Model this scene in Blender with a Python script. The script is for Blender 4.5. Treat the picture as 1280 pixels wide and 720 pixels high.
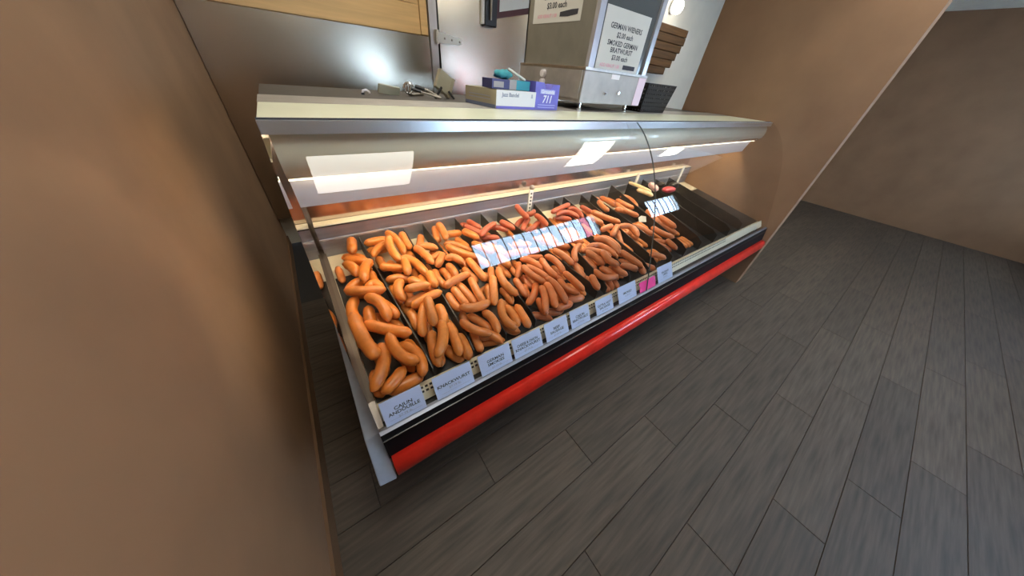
import bpy, math, random
import numpy as np
from mathutils import Matrix, Vector

for o in list(bpy.data.objects):
    bpy.data.objects.remove(o)
scene = bpy.context.scene
COL = scene.collection
random.seed(7)

# ------------------------------------------------------------------ camera
# axes: X along the case, Y into the case, Z up.  Solved from the vanishing points.
VX, VZ, PP = (1202.0, 154.0), (593.0, 785.0), (640.0, 360.0)
_a = np.array(VX) - PP
_b = np.array(VZ) - PP
FPX = float(np.sqrt(-(_a @ _b)))
_X = np.array([_a[0], _a[1], FPX]); _X /= np.linalg.norm(_X)
_D = np.array([_b[0], _b[1], FPX]); _D -= _X * (_X @ _D); _D /= np.linalg.norm(_D)
_Y = np.cross(_D, _X)
if _Y[2] < 0:
    _Y = -_Y
RW = np.stack([_X, _Y, -_D])
CAM = np.array([0.0, 0.0, 1.55])


def ray(p):
    d = np.array([p[0] - 640.0, p[1] - 360.0, FPX])
    return RW @ (d / np.linalg.norm(d))


def on_plane(p, z0, slope, y0):
    """pixel ray meets the sloped plane z = z0 + slope*(y-y0)"""
    d = ray(p)
    t = (z0 - slope * y0 - CAM[2]) / (d[2] - slope * d[1])
    return CAM + t * d


camd = bpy.data.cameras.new('camera')
cam = bpy.data.objects.new('camera', camd)
COL.objects.link(cam)
camd.sensor_fit = 'HORIZONTAL'
camd.sensor_width = 36.0
camd.lens = FPX / 1280.0 * 36.0
camd.clip_start = 0.02
r_, u_, b_ = RW @ [1, 0, 0], RW @ [0, -1, 0], RW @ [0, 0, -1]
M = Matrix.Identity(4)
for i in range(3):
    M[i][0], M[i][1], M[i][2], M[i][3] = r_[i], u_[i], b_[i], CAM[i]
cam.matrix_world = M
scene.camera = cam

# ------------------------------------------------------------------ world, exposure
world = bpy.data.worlds.new('sky')
scene.world = world
world.use_nodes = True
bg = world.node_tree.nodes['Background']
bg.inputs[0].default_value = (0.60, 0.77, 1.0, 1)
bg.inputs[1].default_value = 15.0
vs = scene.view_settings
vs.view_transform = 'Standard'
vs.look = 'None'
vs.gamma = 1.0
vs.use_curve_mapping = False
vs.exposure = 0.25
CEILING_LIGHT = 9.0
CASE_LIGHT = 30.0

# ------------------------------------------------------------------ materials
MATS = {}


def mat(name, col, rough=0.5, metal=0.0, noise=None, var=0.0, bump=0.0, stretch=(1, 1, 1), coat=0.0,
        emit=None, estr=0.0, rand=0.0, spec=None, detail=4.0):
    m = bpy.data.materials.new(name)
    m.use_nodes = True
    nt = m.node_tree
    b = nt.nodes['Principled BSDF']
    b.inputs['Base Color'].default_value = (*col, 1)
    b.inputs['Roughness'].default_value = rough
    b.inputs['Metallic'].default_value = metal
    if spec is not None:
        b.inputs['Specular IOR Level'].default_value = spec
    if coat:
        b.inputs['Coat Weight'].default_value = coat
        b.inputs['Coat Roughness'].default_value = 0.12
    if emit:
        b.inputs['Emission Color'].default_value = (*emit, 1)
        b.inputs['Emission Strength'].default_value = estr
    if noise:
        tc = nt.nodes.new('ShaderNodeTexCoord')
        mp = nt.nodes.new('ShaderNodeMapping')
        mp.inputs['Scale'].default_value = stretch
        nz = nt.nodes.new('ShaderNodeTexNoise')
        nz.inputs['Scale'].default_value = noise
        nz.inputs['Detail'].default_value = detail
        nt.links.new(tc.outputs['Object'], mp.inputs['Vector'])
        nt.links.new(mp.outputs['Vector'], nz.inputs['Vector'])
        fac = nz.outputs['Fac']
        if var:
            rmp = nt.nodes.new('ShaderNodeValToRGB')
            rmp.color_ramp.elements[0].position = 0.3
            rmp.color_ramp.elements[1].position = 0.7
            rmp.color_ramp.elements[0].color = (*[c * (1 - var) for c in col], 1)
            rmp.color_ramp.elements[1].color = (*[min(1, c * (1 + var)) for c in col], 1)
            nt.links.new(fac, rmp.inputs['Fac'])
            out = rmp.outputs['Color']
            if rand:
                oi = nt.nodes.new('ShaderNodeObjectInfo')
                mr = nt.nodes.new('ShaderNodeMapRange')
                mr.inputs['To Min'].default_value = 1 - rand
                mr.inputs['To Max'].default_value = 1 + rand
                hs = nt.nodes.new('ShaderNodeHueSaturation')
                nt.links.new(oi.outputs['Random'], mr.inputs['Value'])
                nt.links.new(mr.outputs['Result'], hs.inputs['Value'])
                nt.links.new(out, hs.inputs['Color'])
                out = hs.outputs['Color']
            nt.links.new(out, b.inputs['Base Color'])
        if bump:
            bp = nt.nodes.new('ShaderNodeBump')
            bp.inputs['Strength'].default_value = bump
            bp.inputs['Distance'].default_value = 0.004
            nt.links.new(fac, bp.inputs['Height'])
            nt.links.new(bp.outputs['Normal'], b.inputs['Normal'])
    MATS[name] = m
    return m


def glass_mat(name, tint=(1, 1, 1), boost=2.0, rough=0.0):
    m = bpy.data.materials.new(name)
    m.use_nodes = True
    nt = m.node_tree
    nt.nodes.clear()
    out = nt.nodes.new('ShaderNodeOutputMaterial')
    mix = nt.nodes.new('ShaderNodeMixShader')
    tr = nt.nodes.new('ShaderNodeBsdfTransparent')
    tr.inputs[0].default_value = (*tint, 1)
    gl = nt.nodes.new('ShaderNodeBsdfGlossy')
    gl.inputs['Roughness'].default_value = rough
    fr = nt.nodes.new('ShaderNodeFresnel')
    ge = nt.nodes.new('ShaderNodeNewGeometry')
    io = nt.nodes.new('ShaderNodeMapRange')          # same thin sheet from either side
    io.inputs['To Min'].default_value = 1.5
    io.inputs['To Max'].default_value = 1 / 1.5
    nt.links.new(ge.outputs['Backfacing'], io.inputs['Value'])
    nt.links.new(io.outputs['Result'], fr.inputs['IOR'])
    mu = nt.nodes.new('ShaderNodeMath')
    mu.operation = 'MULTIPLY'
    mu.use_clamp = True
    mu.inputs[1].default_value = boost
    nt.links.new(fr.outputs[0], mu.inputs[0])
    nt.links.new(mu.outputs[0], mix.inputs[0])
    nt.links.new(tr.outputs[0], mix.inputs[1])
    nt.links.new(gl.outputs[0], mix.inputs[2])
    nt.links.new(mix.outputs[0], out.inputs[0])
    MATS[name] = m
    return m


mat('brown_wall', (0.27, 0.155, 0.085), 0.75, noise=3, var=0.12)
mat('brown_wall_far', (0.27, 0.155, 0.085), 0.75, noise=3, var=0.12)
mat('white_wall', (0.72, 0.68, 0.58), 0.7, noise=4, var=0.05)
mat('ceiling', (0.90, 0.90, 0.80), 0.8, noise=8, var=0.05)
mat('floor_base', (0.02, 0.018, 0.016), 0.7)
mat('plank', (0.072, 0.053, 0.037), 0.58, noise=6, var=0.42, bump=0.10, stretch=(0.6, 9, 9), rand=0.16, detail=8)
mat('steel', (0.56, 0.49, 0.39), 0.24, metal=1.0, noise=1.6, var=0.12, bump=0.4, detail=1.5)
mat('steel_trim', (0.55, 0.52, 0.47), 0.38, metal=1.0, noise=30, var=0.1, stretch=(1, 1, 0.1))
mat('steel_dull', (0.33, 0.30, 0.26), 0.45, metal=0.85, noise=20, var=0.1)
mat('steel_beige', (0.24, 0.225, 0.185), 0.5, metal=0.35, noise=12, var=0.08)
mat('steel_base', (0.43, 0.405, 0.37), 0.48, metal=0.5, noise=15, var=0.1)
mat('bright_trim', (0.66, 0.68, 0.74), 0.25, metal=0.6)
mat('chrome', (0.85, 0.85, 0.85), 0.1, metal=1.0)
mat('hinge', (0.62, 0.60, 0.54), 0.45, metal=0.5)
mat('pine', (0.60, 0.38, 0.16), 0.6, noise=6, var=0.10, stretch=(0.4, 6, 6), rand=0.12, detail=6)
mat('dark_wood', (0.10, 0.050, 0.018), 0.6, noise=6, var=0.3, stretch=(0.4, 6, 6), rand=0.2)
mat('black', (0.012, 0.012, 0.013), 0.4)
mat('black_gloss', (0.006, 0.006, 0.007), 0.5, spec=0.08)
mat('black_plastic', (0.022, 0.021, 0.021), 0.38, noise=40, var=0.2)
mat('red_bumper', (0.82, 0.030, 0.018), 0.28, noise=14, var=0.12, coat=0.3)
mat('blue_grey', (0.30, 0.36, 0.46), 0.42, noise=30, var=0.06)
mat('cream_top', (0.84, 0.86, 0.66), 0.30, noise=5, var=0.05)
mat('cream', (0.80, 0.73, 0.55), 0.45)
mat('white_enamel', (0.80, 0.79, 0.74), 0.35, noise=5, var=0.04)
mat('housing', (0.90, 0.94, 0.80), 0.20, coat=1.0)
mat('deck_white', (0.78, 0.70, 0.52), 0.5, noise=12, var=0.08)
mat('case_steel', (0.34, 0.36, 0.43), 0.32, metal=0.8, noise=10, var=0.12, stretch=(0.2, 4, 4))
mat('side_trim', (0.20, 0.165, 0.14), 0.35, metal=0.6)
mat('aluminium', (0.62, 0.65, 0.68), 0.28, metal=0.8)
mat('shelf_dark', (0.07, 0.062, 0.054), 0.6, noise=20, var=0.1)
mat('mirror', (0.58, 0.50, 0.45), 0.16, metal=1.0)
mat('led', (1, 1, 1), 0.5, emit=(1.0, 0.86, 0.64), estr=CASE_LIGHT * .10)  # glow for the strip added along the housing lip
mat('tube', (1, 1, 1), 0.5, emit=(1.0, 0.83, 0.58), estr=CASE_LIGHT)
mat('diffuser', (1, 1, 1), 0.5, emit=(1.0, 0.97, 0.86), estr=CEILING_LIGHT)
mat('globe', (1, 1, 1), 0.4, emit=(1.0, 0.96, 0.88), estr=6)
mat('frame_white', (0.75, 0.75, 0.72), 0.5)
mat('card', (0.52, 0.61, 0.86), 0.35)
mat('card_pink', (0.95, 0.02, 0.30), 0.55)
mat('ink', (0.03, 0.03, 0.04), 0.6)
mat('ink_grey', (0.36, 0.40, 0.52), 0.6)
mat('ink_pink', (0.75, 0.34, 0.42), 0.6)
mat('ink_blue', (0.16, 0.20, 0.32), 0.6)
mat('ink_white', (0.85, 0.87, 0.95), 0.6)
mat('paper', (0.62, 0.60, 0.54), 0.6, noise=6, var=0.03)
mat('dark_glass', (0.10, 0.11, 0.11), 0.12, coat=0.5)
mat('red_frame', (0.07, 0.012, 0.012), 0.4)
mat('box_tan', (0.42, 0.38, 0.27), 0.7, noise=8, var=0.06)
mat('box_white', (0.74, 0.76, 0.80), 0.55)
mat('box_navy', (0.05, 0.055, 0.18), 0.5)
mat('box_grey', (0.36, 0.34, 0.34), 0.5)
mat('box_teal', (0.02, 0.30, 0.40), 0.5)
mat('box_purple', (0.14, 0.13, 0.58), 0.42, noise=9, var=0.25)
mat('box_lilac', (0.42, 0.45, 0.85), 0.45)
mat('teal_cloth', (0.06, 0.36, 0.42), 0.8, noise=30, var=0.3)
mat('stick_white', (0.82, 0.79, 0.70), 0.5)
mat('tan_plastic', (0.42, 0.39, 0.28), 0.55, noise=20, var=0.06)
mat('label_white', (0.85, 0.80, 0.80), 0.6)
mat('pink_side', (0.80, 0.62, 0.66), 0.4, metal=0.3)
mat('glass_edge', (0.10, 0.12, 0.11), 0.2)
mat('pale_meat', (0.72, 0.55, 0.32), 0.45, noise=30, var=0.15)
mat('pink_meat', (0.66, 0.42, 0.42), 0.4, noise=30, var=0.2)
mat('red_meat', (0.45, 0.05, 0.07), 0.35, noise=30, var=0.3)
mat('skirting', (0.16, 0.085, 0.04), 0.6)
glass_mat('case_glass', (0.985, 0.995, 0.985), 1.7)
m = mat('acrylic', (0.84, 0.84, 0.86), 0.18, coat=0.5)
_nt = m.node_tree
_p = _nt.nodes['Principled BSDF']
_t = _nt.nodes.new('ShaderNodeBsdfTranslucent')
_t.inputs[0].default_value = (0.80, 0.80, 0.84, 1)
_m = _nt.nodes.new('ShaderNodeMixShader')
_m.inputs[0].default_value = 0.12
_nt.links.new(_p.outputs[0], _m.inputs[1])
_nt.links.new(_t.outputs[0], _m.inputs[2])
_nt.links.new(_m.outputs[0], _nt.nodes['Material Output'].inputs[0])
glass_mat('pane_glass', (0.94, 0.98, 1.0), 1.2)
glass_mat('pane_pink', (1.0, 0.55, 0.58), 1.2)
SAUS = {
    'andouille': ((0.66, 0.190, 0.026), 0.0200),
    'knackwurst': ((0.66, 0.215, 0.040), 0.0185),
    'smokie': ((0.63, 0.205, 0.050), 0.0175),
    'cheese': ((0.63, 0.205, 0.046), 0.0180),
    'beef': ((0.60, 0.165, 0.045), 0.0175),
    'red': ((0.44, 0.095, 0.048), 0.0165),
    'brown': ((0.54, 0.165, 0.055), 0.0175),
}
for k, (c, r) in SAUS.items():
    mat('sausage_' + k, c, 0.36, noise=26, var=0.20, bump=0.10, rand=0.16, coat=0.15)


# ------------------------------------------------------------------ mesh helpers
class MB:
    def __init__(self):
        self.v, self.f = [], []

    def add(self, vs, fs):
        n = len(self.v)
        self.v += [tuple(map(float, p)) for p in vs]
        self.f += [tuple(i + n for i in f) for f in fs]
        return self

    def box(self, x0, x1, y0, y1, z0, z1, m=None):
        vs = [(x, y, z) for z in (z0, z1) for y in (y0, y1) for x in (x0, x1)]
        if m is not None:
            vs = [tuple(m @ Vector(p)) for p in vs]
        return self.add(vs, [(0, 2, 3, 1), (4, 5, 7, 6), (0, 1, 5, 4), (1, 3, 7, 5), (3, 2, 6, 7), (2, 0, 4, 6)])

    def cbox(self, x0, x1, y0, y1, z0, z1, c):
        """box with chamfered vertical profile (X-extruded octagon)"""
        prof = [(y0 + c, z0), (y1 - c, z0), (y1, z0 + c), (y1, z1 - c), (y1 - c, z1), (y0 + c, z1), (y0, z1 - c), (y0, z0 + c)]
        return self.xprism(prof, x0, x1)

    def xprism(self, prof, x0, x1):
        """closed (y,z) outline extruded along X"""
        n = len(prof)
        vs = [(x0, y, z) for y, z in prof] + [(x1, y, z) for y, z in prof]
        fs = [tuple(range(n))[::-1], tuple(range(n, 2 * n))]
        fs += [(i, (i + 1) % n, n + (i + 1) % n, n + i) for i in range(n)]
        return self.add(vs, fs)

    def zprism(self, prof, z0, z1, m=None):
        n = len(prof)
        vs = [(x, y, z0) for x, y in prof] + [(x, y, z1) for x, y in prof]
        if m is not None:
            vs = [tuple(m @ Vector(p)) for p in vs]
        fs = [tuple(range(n))[::-1], tuple(range(n, 2 * n))]
        fs += [(i, (i + 1) % n, n + (i + 1) % n, n + i) for i in range(n)]
        return self.add(vs, fs)

    def tube(self, pts, rad, seg=8, caps=True):
        pts = [np.array(p, float) for p in pts]
        n = len(pts)
        rad = rad if hasattr(rad, '__len__') else [rad] * n
        vs, fs = [], []
        up = None
        for i, p in enumerate(pts):
            t = pts[min(i + 1, n - 1)] - pts[max(i - 1, 0)]
            t = t / (np.linalg.norm(t) + 1e-9)
            if up is None:
                ref = np.array([0, 0, 1.0]) if abs(t[2]) < 0.9 else np.array([1.0, 0, 0])
                up = np.cross(t, ref)
            up = up - t * (t @ up)
            up /= np.linalg.norm(up) + 1e-9
            w = np.cross(t, up)
            for k in range(seg):
                a = 2 * math.pi * k / seg
                vs.append(p + rad[i] * (math.cos(a) * up + math.sin(a) * w))
        for i in range(n - 1):
            for k in range(seg):
                k2 = (k + 1) % seg
                fs.append((i * seg + k, i * seg + k2, (i + 1) * seg + k2, (i + 1) * seg + k))
        if caps:
            fs.append(tuple(range(seg))[::-1])
            fs.append(tuple(range((n - 1) * seg, n * seg)))
        return self.add(vs, fs)

    def ball(self, c, r, seg=12, rings=8, sc=(1, 1, 1)):
        vs, fs = [(c[0], c[1], c[2] - r * sc[2])], []
        for i in range(1, rings):
            a = -math.pi / 2 + math.pi * i / rings
            for k in range(seg):
                b = 2 * math.pi * k / seg
                vs.append((c[0] + r * sc[0] * math.cos(a) * math.cos(b), c[1] + r * sc[1] * math.cos(a) * math.sin(b), c[2] + r * sc[2] * math.sin(a)))
        vs.append((c[0], c[1], c[2] + r * sc[2]))
        for k in range(seg):
            fs.append((0, 1 + (k + 1) % seg, 1 + k))
            fs.append((len(vs) - 1, len(vs) - 1 - seg + k, len(vs) - 1 - seg + (k + 1) % seg))
        for i in range(rings - 2):
            for k in range(seg):
                a, b = 1 + i * seg + k, 1 + i * seg + (k + 1) % seg
                fs.append((a, b, b + seg, a + seg))
        return self.add(vs, fs)

    def build(self, name, material, parent=None, smooth=False, origin=None, bevel=0.0):
        me = bpy.data.meshes.new(name)
        vs = self.v
        if origin is not None:
            vs = [(a - origin[0], b - origin[1], c - origin[2]) for a, b, c in vs]
        me.from_pydata(vs, [], self.f)
        me.materials.append(MATS[material])
        if smooth:
            for p in me.polygons:
                p.use_smooth = smooth != 'sides' or len(p.vertices) == 4
        me.update()
        o = bpy.data.objects.new(name, me)
        COL.objects.link(o)
        if origin is not None:
            o.location = origin
        if parent is not None:
            o.parent = parent
            o.matrix_parent_inverse = Matrix.Translation(parent.location).inverted() if parent.type == 'EMPTY' else parent.matrix_basis.inverted()
        if bevel:
            bv = o.modifiers.new('bevel', 'BEVEL')
            bv.width = bevel
            bv.segments = 2
            bv.limit_method = 'ANGLE'
        return o


def tag(o, label, cat, group=None):
    o['label'] = label
    o['category'] = cat
    if group:
        o['group'] = group
    return o


def struct(o):
    o['kind'] = 'structure'
    return o


def thing(name, label, cat, loc=(0, 0, 0), group=None):
    o = bpy.data.objects.new(name, None)
    COL.objects.link(o)
    o.location = loc
    o.empty_display_size = 0.05
    return tag(o, label, cat, group)


def text_mesh(name, body, size, material, parent, frame, cx, cy, lift=0.0012, squeeze=1.0, shear=0.0):
    """flat lettering centred at (cx, cy) of a plane frame (4x4: x right, y up, z normal)"""
    cu = bpy.data.curves.new(name, 'FONT')
    cu.body = body
    cu.size = size
    cu.align_x = 'CENTER'
    cu.align_y = 'CENTER'
    cu.shear = shear
    cu.resolution_u = 2
    cu.offset = size * 0.022
    tmp = bpy.data.objects.new(name, cu)
    COL.objects.link(tmp)
    bpy.context.view_layer.update()
    me = bpy.data.meshes.new_from_object(tmp)
    bpy.data.objects.remove(tmp)
    bpy.data.curves.remove(cu)
    me.materials.clear()
    me.materials.append(MATS[material])
    me.transform(frame @ Matrix.Translation((cx, cy, lift)) @ Matrix.Diagonal((squeeze, 1, 1, 1)))
    o = bpy.data.objects.new(name, me)
    COL.objects.link(o)
    if parent is not None:
        o.parent = parent
        o.matrix_parent_inverse = Matrix.Translation(parent.location).inverted() if parent.type == 'EMPTY' else parent.matrix_basis.inverted()
    return o


def frame_of(origin, xa, ya):
    xa, ya = Vector(xa).normalized(), Vector(ya).normalized()
    za = xa.cross(ya)
    m = Matrix.Identity(4)
    for i in range(3):
        m[i][0], m[i][1], m[i][2], m[i][3] = xa[i], ya[i], za[i], origin[i]
    return m


# ------------------------------------------------------------------ room shell
XL, XR, YF, YB, ZC = -0.36, 8.3, -2.3, 3.2, 2.8
floor = struct(MB().box(XL - .2, XR + .2, YF - .2, YB + .2, -0.06, -0.008).build('floor', 'floor_base'))
PW, PL = 0.205, 1.22
plank_mesh = {}
for row in range(-13, 15):
    y0 = 0.12 + row * PW
    if y0 > 2.1 or y0 + PW < YF:
        continue
    off = (row * 0.47) % PL
    x = XL - 0.1 - off
    while x < XR:
        a, b = max(x, XL), min(x + PL, XR)
        if b - a > 0.03:
            key = round(b - a, 3)
            if key not in plank_mesh:
                L = b - a
                mb = MB()
                e = 0.0011
                prof = [(e, e), (L - e, e), (L - e, PW - e), (e, PW - e)]
                inn = [(2 * e, 2 * e), (L - 2 * e, 2 * e), (L - 2 * e, PW - 2 * e), (2 * e, PW - 2 * e)]
                vs = [(p[0], p[1], -0.0075) for p in prof] + [(p[0], p[1], -0.0012) for p in prof] + [(p[0], p[1], 0) for p in inn]
                fs = [(3, 2, 1, 0)] + [(i + o_, (i + 1) % 4 + o_, (i + 1) % 4 + 4 + o_, i + 4 + o_) for o_ in (0, 4) for i in range(4)] + [(8, 9, 10, 11)]
                mb.add(vs, fs)
                me = bpy.data.meshes.new('plank')
                me.from_pydata(mb.v, [], mb.f)
                me.materials.append(MATS['plank'])
                plank_mesh[key] = me
            o = bpy.data.objects.new('plank', plank_mesh[key])
            COL.objects.link(o)
            o.location = (a, y0, 0)
            o.parent = floor
        x += PL
struct(MB().box(XL - .2, XR + .2, YF - .2, YB + .2, ZC, ZC + .08).build('ceiling', 'ceiling'))
struct(MB().box(XL - .12, XL, YF - .14, YB + .14, 0, ZC).build('wall_left', 'brown_wall'))
struct(MB().box(XL, XL + .012, YF, YB, 0, .10).build('baseboard_left', 'skirting'))
struct(MB().box(XR, XR + .12, YF - .14, YB + .14, 0, ZC).build('wall_right_far', 'brown_wall'))
XE = 3.4                                              # right end of the case
struct(MB().box(XE + .01, XE + .13, .44, 1.75, 0, ZC).build('wall_right', 'brown_wall'))
struct(MB().box(XL, XR, YB + .02, YB + .14, 0, ZC).build('wall_back', 'white_wall'))
# window wall across the shop (behind the viewer)
WZ0, WZ1 = 1.20, 1.98
wins = [(1.72, 4.58), (6.35, 7.75)]
wf = MB()
xs = [XL] + [v for w in wins for v in w] + [XR]
for i in range(0, len(xs), 2):
    wf.box(xs[i], xs[i + 1], YF - .14, YF, 0, ZC)
for a, b in wins:
    wf.box(a, b, YF - .14, YF, 0, WZ0).box(a, b, YF - .14, YF, WZ1, ZC)
struct(wf.build('wall_front', 'brown_wall'))
for n, (a, b) in enumerate(wins):
    fr = MB().box(a, b, YF - .10, YF - .04, WZ0, WZ0 + .03).box(a, b, YF - .10, YF - .04, WZ1 - .03, WZ1)
    fr.box(a, a + .03, YF - .10, YF - .04, WZ0 + .03, WZ1 - .03).box(b - .03, b, YF - .10, YF - .04, WZ0 + .03, WZ1 - .03)
    w = struct(fr.build('window_%d' % (n + 1), 'frame_white'))
    k = 14 if n == 0 else 6
    step = (b - a) / k
    for i in range(k):
        x0, x1 = a + i * step, a + (i + 1) * step
        pk = 'pane_pink' if (n == 0 and i == k - 2) else 'pane_glass'
        MB().box(x0 + .005, x1 - .005, YF - .075, YF - .069, WZ0 + .03, WZ1 - .03).build('pane', pk, w)
        if i:
            MB().box(x0 - .005, x0 + .005, YF - .08, YF - .06, WZ0 + .03, WZ1 - .03).build('mullion', 'ink_blue', w)

# ceiling lights
first = True
for i, (x0, x1, y0, y1, lab) in enumerate([
        (.02, .71, -.24, .61, 'recessed white ceiling light panel above the near end of the sausage case'),
        (2.60, 3.15, -.24, .61, 'recessed white ceiling light panel above the far end of the sausage case'),
        (4.70, 5.25, -.24, .61, 'recessed white ceiling light panel beyond the brown end wall'),
        (.55, 1.15, 1.75, 2.6, 'recessed white ceiling light panel in front of the walk-in cooler door'),  # this panel and the next are added, unseen, to light the staff side
        (4.4, 5.0, 1.75, 2.6, 'recessed white ceiling light panel in front of the white back wall')]):
    t = thing('ceiling_light', lab, 'ceiling light', ((x0 + x1) / 2, (y0 + y1) / 2, ZC))
    f = MB()
    e = .025
    f.box(x0 - e, x1 + e, y0 - e, y0, ZC - .02, ZC - .001).box(x0 - e, x1 + e, y1, y1 + e, ZC - .02, ZC - .001)
    f.box(x0 - e, x0, y0, y1, ZC - .02, ZC - .001).box(x1, x1 + e, y0, y1, ZC - .02, ZC - .001)
    f.build('frame', 'frame_white', t)
    MB().box(x0, x1, y0, y1, ZC - .012, ZC - .002).build('diffuser', 'diffuser', t)

# ------------------------------------------------------------------ back wall: walk-in cooler
MB().xprism([(YB - .062, .3), (YB + .015, .3), (YB + .015, 1.745), (YB - .012, 1.745)], XL + .005, 1.275).build('steel_panel', 'steel', None).name = 'trim_1'
struct(bpy.data.objects['trim_1'])
head = struct(MB().box(XL + .005, 1.275, YB, YB + .016, 1.745, 2.75).build('trim_2', 'pine'))
for i, (z0, z1) in enumerate([(1.750, 1.936), (1.940, 2.126), (2.13, 2.316), (2.32, 2.506)]):
    MB().box(XL + .01, 1.195, YB - .022, YB - .002, z0, z1).build('board', 'pine', head)
MB().box(1.200, 1.262, YB - .034, YB - .002, 1.752, 2.7).build('board', 'pine', head)
jamb = struct(MB().box(1.280, 1.352, YB - .03, YB + .015, .0, 2.72).build('trim_3', 'steel_trim'))
door = struct(MB().xprism([(YB - .085, .05), (YB + .014, .05), (YB + .014, 2.45), (YB - .012, 2.45)], 1.368, 3.9).build('door_1', 'steel'))
MB().box(1.353, 1.367, YB - .008, YB + .012, .05, 2.45).build('seal', 'black', door)
hg = MB()
hm = frame_of((1.335, YB - .050, 1.752), (1, 0, -.06), (.06, 0, 1))
hg.zprism([(-.01, -.034), (.05, -.036), (.22, -.024), (.24, -.012), (.24, .012), (.22, .024), (.05, .036), (-.01, .034)], 0, .014, hm)
hinge = hg.build('strap_hinge', 'hinge', door)
for sx in (.07, .14, .22):
    MB().ball((1.335 + sx, YB - .064, 1.752 - sx * .06), .009, 8, 6).build('screw', 'steel_dull', hinge)
MB().tube([(1.34, YB - .055, 1.705), (1.34, YB - .055, 1.80)], .013, 10).build('hinge_pin', 'hinge', hinge)
lt = thing('door_latch', 'black latch housing mounted high on the steel cooler door', 'latch', (1.885, YB - .03, 1.885))
MB().cbox(1.825, 1.945, YB - .085, YB - .03, 1.885, 2.25, .008).build('body', 'black', lt)
MB().box(1.800, 1.822, YB - .06, YB - .03, 1.90, 2.25).build('side_plate', 'frame_white', lt)
MB().tube([(1.87, YB - .10, 1.93), (1.865, YB - .11, 2.0), (1.87, YB - .10, 2.12)], .010, 8).build('lever', 'steel_dull', lt)
pf = thing('framed_notice', 'white notice in a dark red frame beside the black latch', 'notice', (2.18, YB - .03, 1.98))
FQ = [(1.962, 1.955), (2.43, 2.06), (2.43, 2.45), (1.962, 2.40)]
fb = MB()
w = .042
fb.add([(x, YB - yy, z) for yy in (.03, .056) for x, z in FQ], [(3, 2, 1, 0), (4, 5, 6, 7), (0, 1, 5, 4), (1, 2, 6, 5), (2, 3, 7, 6), (3, 0, 4, 7)])
fb.build('frame', 'red_frame', pf)
FI = [(1.99, 2.005), (2.40, 2.098), (2.40, 2.42), (1.99, 2.37)]
MB().add([(x, YB - yy, z) for yy in (.05, .060) for x, z in FI], [(3, 2, 1, 0), (4, 5, 6, 7), (0, 1, 5, 4), (1, 2, 6, 5), (2, 3, 7, 6), (3, 0, 4, 7)]).build('sheet', 'paper', pf)

# stacked dark boards and a globe lamp on the white wall past the warmer
sb = thing('wooden_wall_rack', 'dark brown rack of stacked boards hung on the white back wall', 'rack', (4.75, YB - .1, 1.74))
for i, (z0, xr) in enumerate([(1.74, 5.02), (1.83, 5.14), (1.92, 5.20), (2.01, 5.26), (2.10, 5.30), (2.19, 5.30)]):
    MB().cbox(4.25, xr, YB - .12, YB + .015, z0, z0 + .085, .006).build('board', 'dark_wood', sb)
gl = thing('globe_lamp', 'small glowing globe lamp above the dark board rack', 'lamp', (4.90, YB, 2.47))
MB().tube([(4.90, YB + .018, 2.47), (4.90, YB - .01, 2.47)], .07, 16).build('wall_plate', 'frame_white', gl)
MB().ball((4.90, YB - .07, 2.47), .075, 16, 10).build('globe', 'globe', gl, smooth=True)

# ------------------------------------------------------------------ the display case
case = thing('refrigerated_display_case', 'long curved-glass refrigerated sausage case with a red bumper rail', 'display case', (1.6, 1.0, 0))
X0 = -.062
DK = lambda y: .640 + .163 * (y - .57)               # deck height
TOPZ = 1.415
MB().box(X0, XE, .66, 1.42, 0.001, .14).build('toe_kick', 'black', case)
MB().xprism([(.56, .14), (1.46, .14), (1.46, .40), (.56, .40)], X0, XE).build('base_body', 'black_plastic', case)
MB().xprism([(.50, .40), (1.46, .40), (1.46, .76), (1.41, .77), (.58, .60), (.515, .59), (.50, .59)], X0, XE).build('tank', 'black_plastic', case)
bp = [(.492, .410)] + [(.470 + .036 * math.cos(t), .456 + .050 * math.sin(t)) for t in np.linspace(-.55 * math.pi, -1.42 * math.pi, 15)] + [(.492, .505)]
MB().xprism(bp[::-1], X0 + .006, XE).build('bumper_rail', 'red_bumper', case, smooth='sides')
MB().xprism([(.478, .495), (.498, .495), (.508, .617), (.5015, .617)], X0, XE).build('front_fascia', 'black_gloss', case)
MB().xprism([(.4925, .586), (.4985, .586), (.4985, .5885), (.4927, .5885)], X0, XE).build('chrome_line', 'chrome', case)
MB().xprism([(.5015, .617), (.522, .612), (.522, .6225), (.511, .622)], X0, XE).build('glass_channel', 'case_steel', case)
MB().xprism([(.548, .612), (.556, .609), (.583, .658), (.575, .662)], -.045, XE).build('vent_grille', 'cream', case)
vh = MB()
gv = Vector((0, .040, .074)).normalized()
gn = Vector((0, -gv.z, gv.y))
xx = -.035
while xx < 2.6:
    for s in (.034, .050):
        c = Vector((0, .548, .612)) + gv * s + gn * .0006
        a, b = c - gv * .0042, c + gv * .0042
        vh.add([(xx, a.y, a.z), (xx + .010, a.y, a.z), (xx + .010, b.y, b.z), (xx, b.y, b.z)], [(0, 1, 2, 3)])
    xx += .0165
o = vh.build('vent_slot', 'black', case)
o['kind'] = 'stuff'
MB().xprism([(.59, DK(.59) - .02), (1.405, DK(1.405) - .02), (1.405, DK(1.405)), (.59, DK(.59))], -.050, XE).build('deck', 'deck_white', case)
MB().xprism([(.60, DK(.60) + .0004), (1.235, DK(1.235) + .0004), (1.235, DK(1.235) + .0016), (.60, DK(.60) + .0016)], -.042, XE - .002).build('tray_liner', 'black_plastic', case)
MB().box(-.050, XE, 1.400, 1.415, .765, .932).build('rear_panel', 'case_steel', case)
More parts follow.
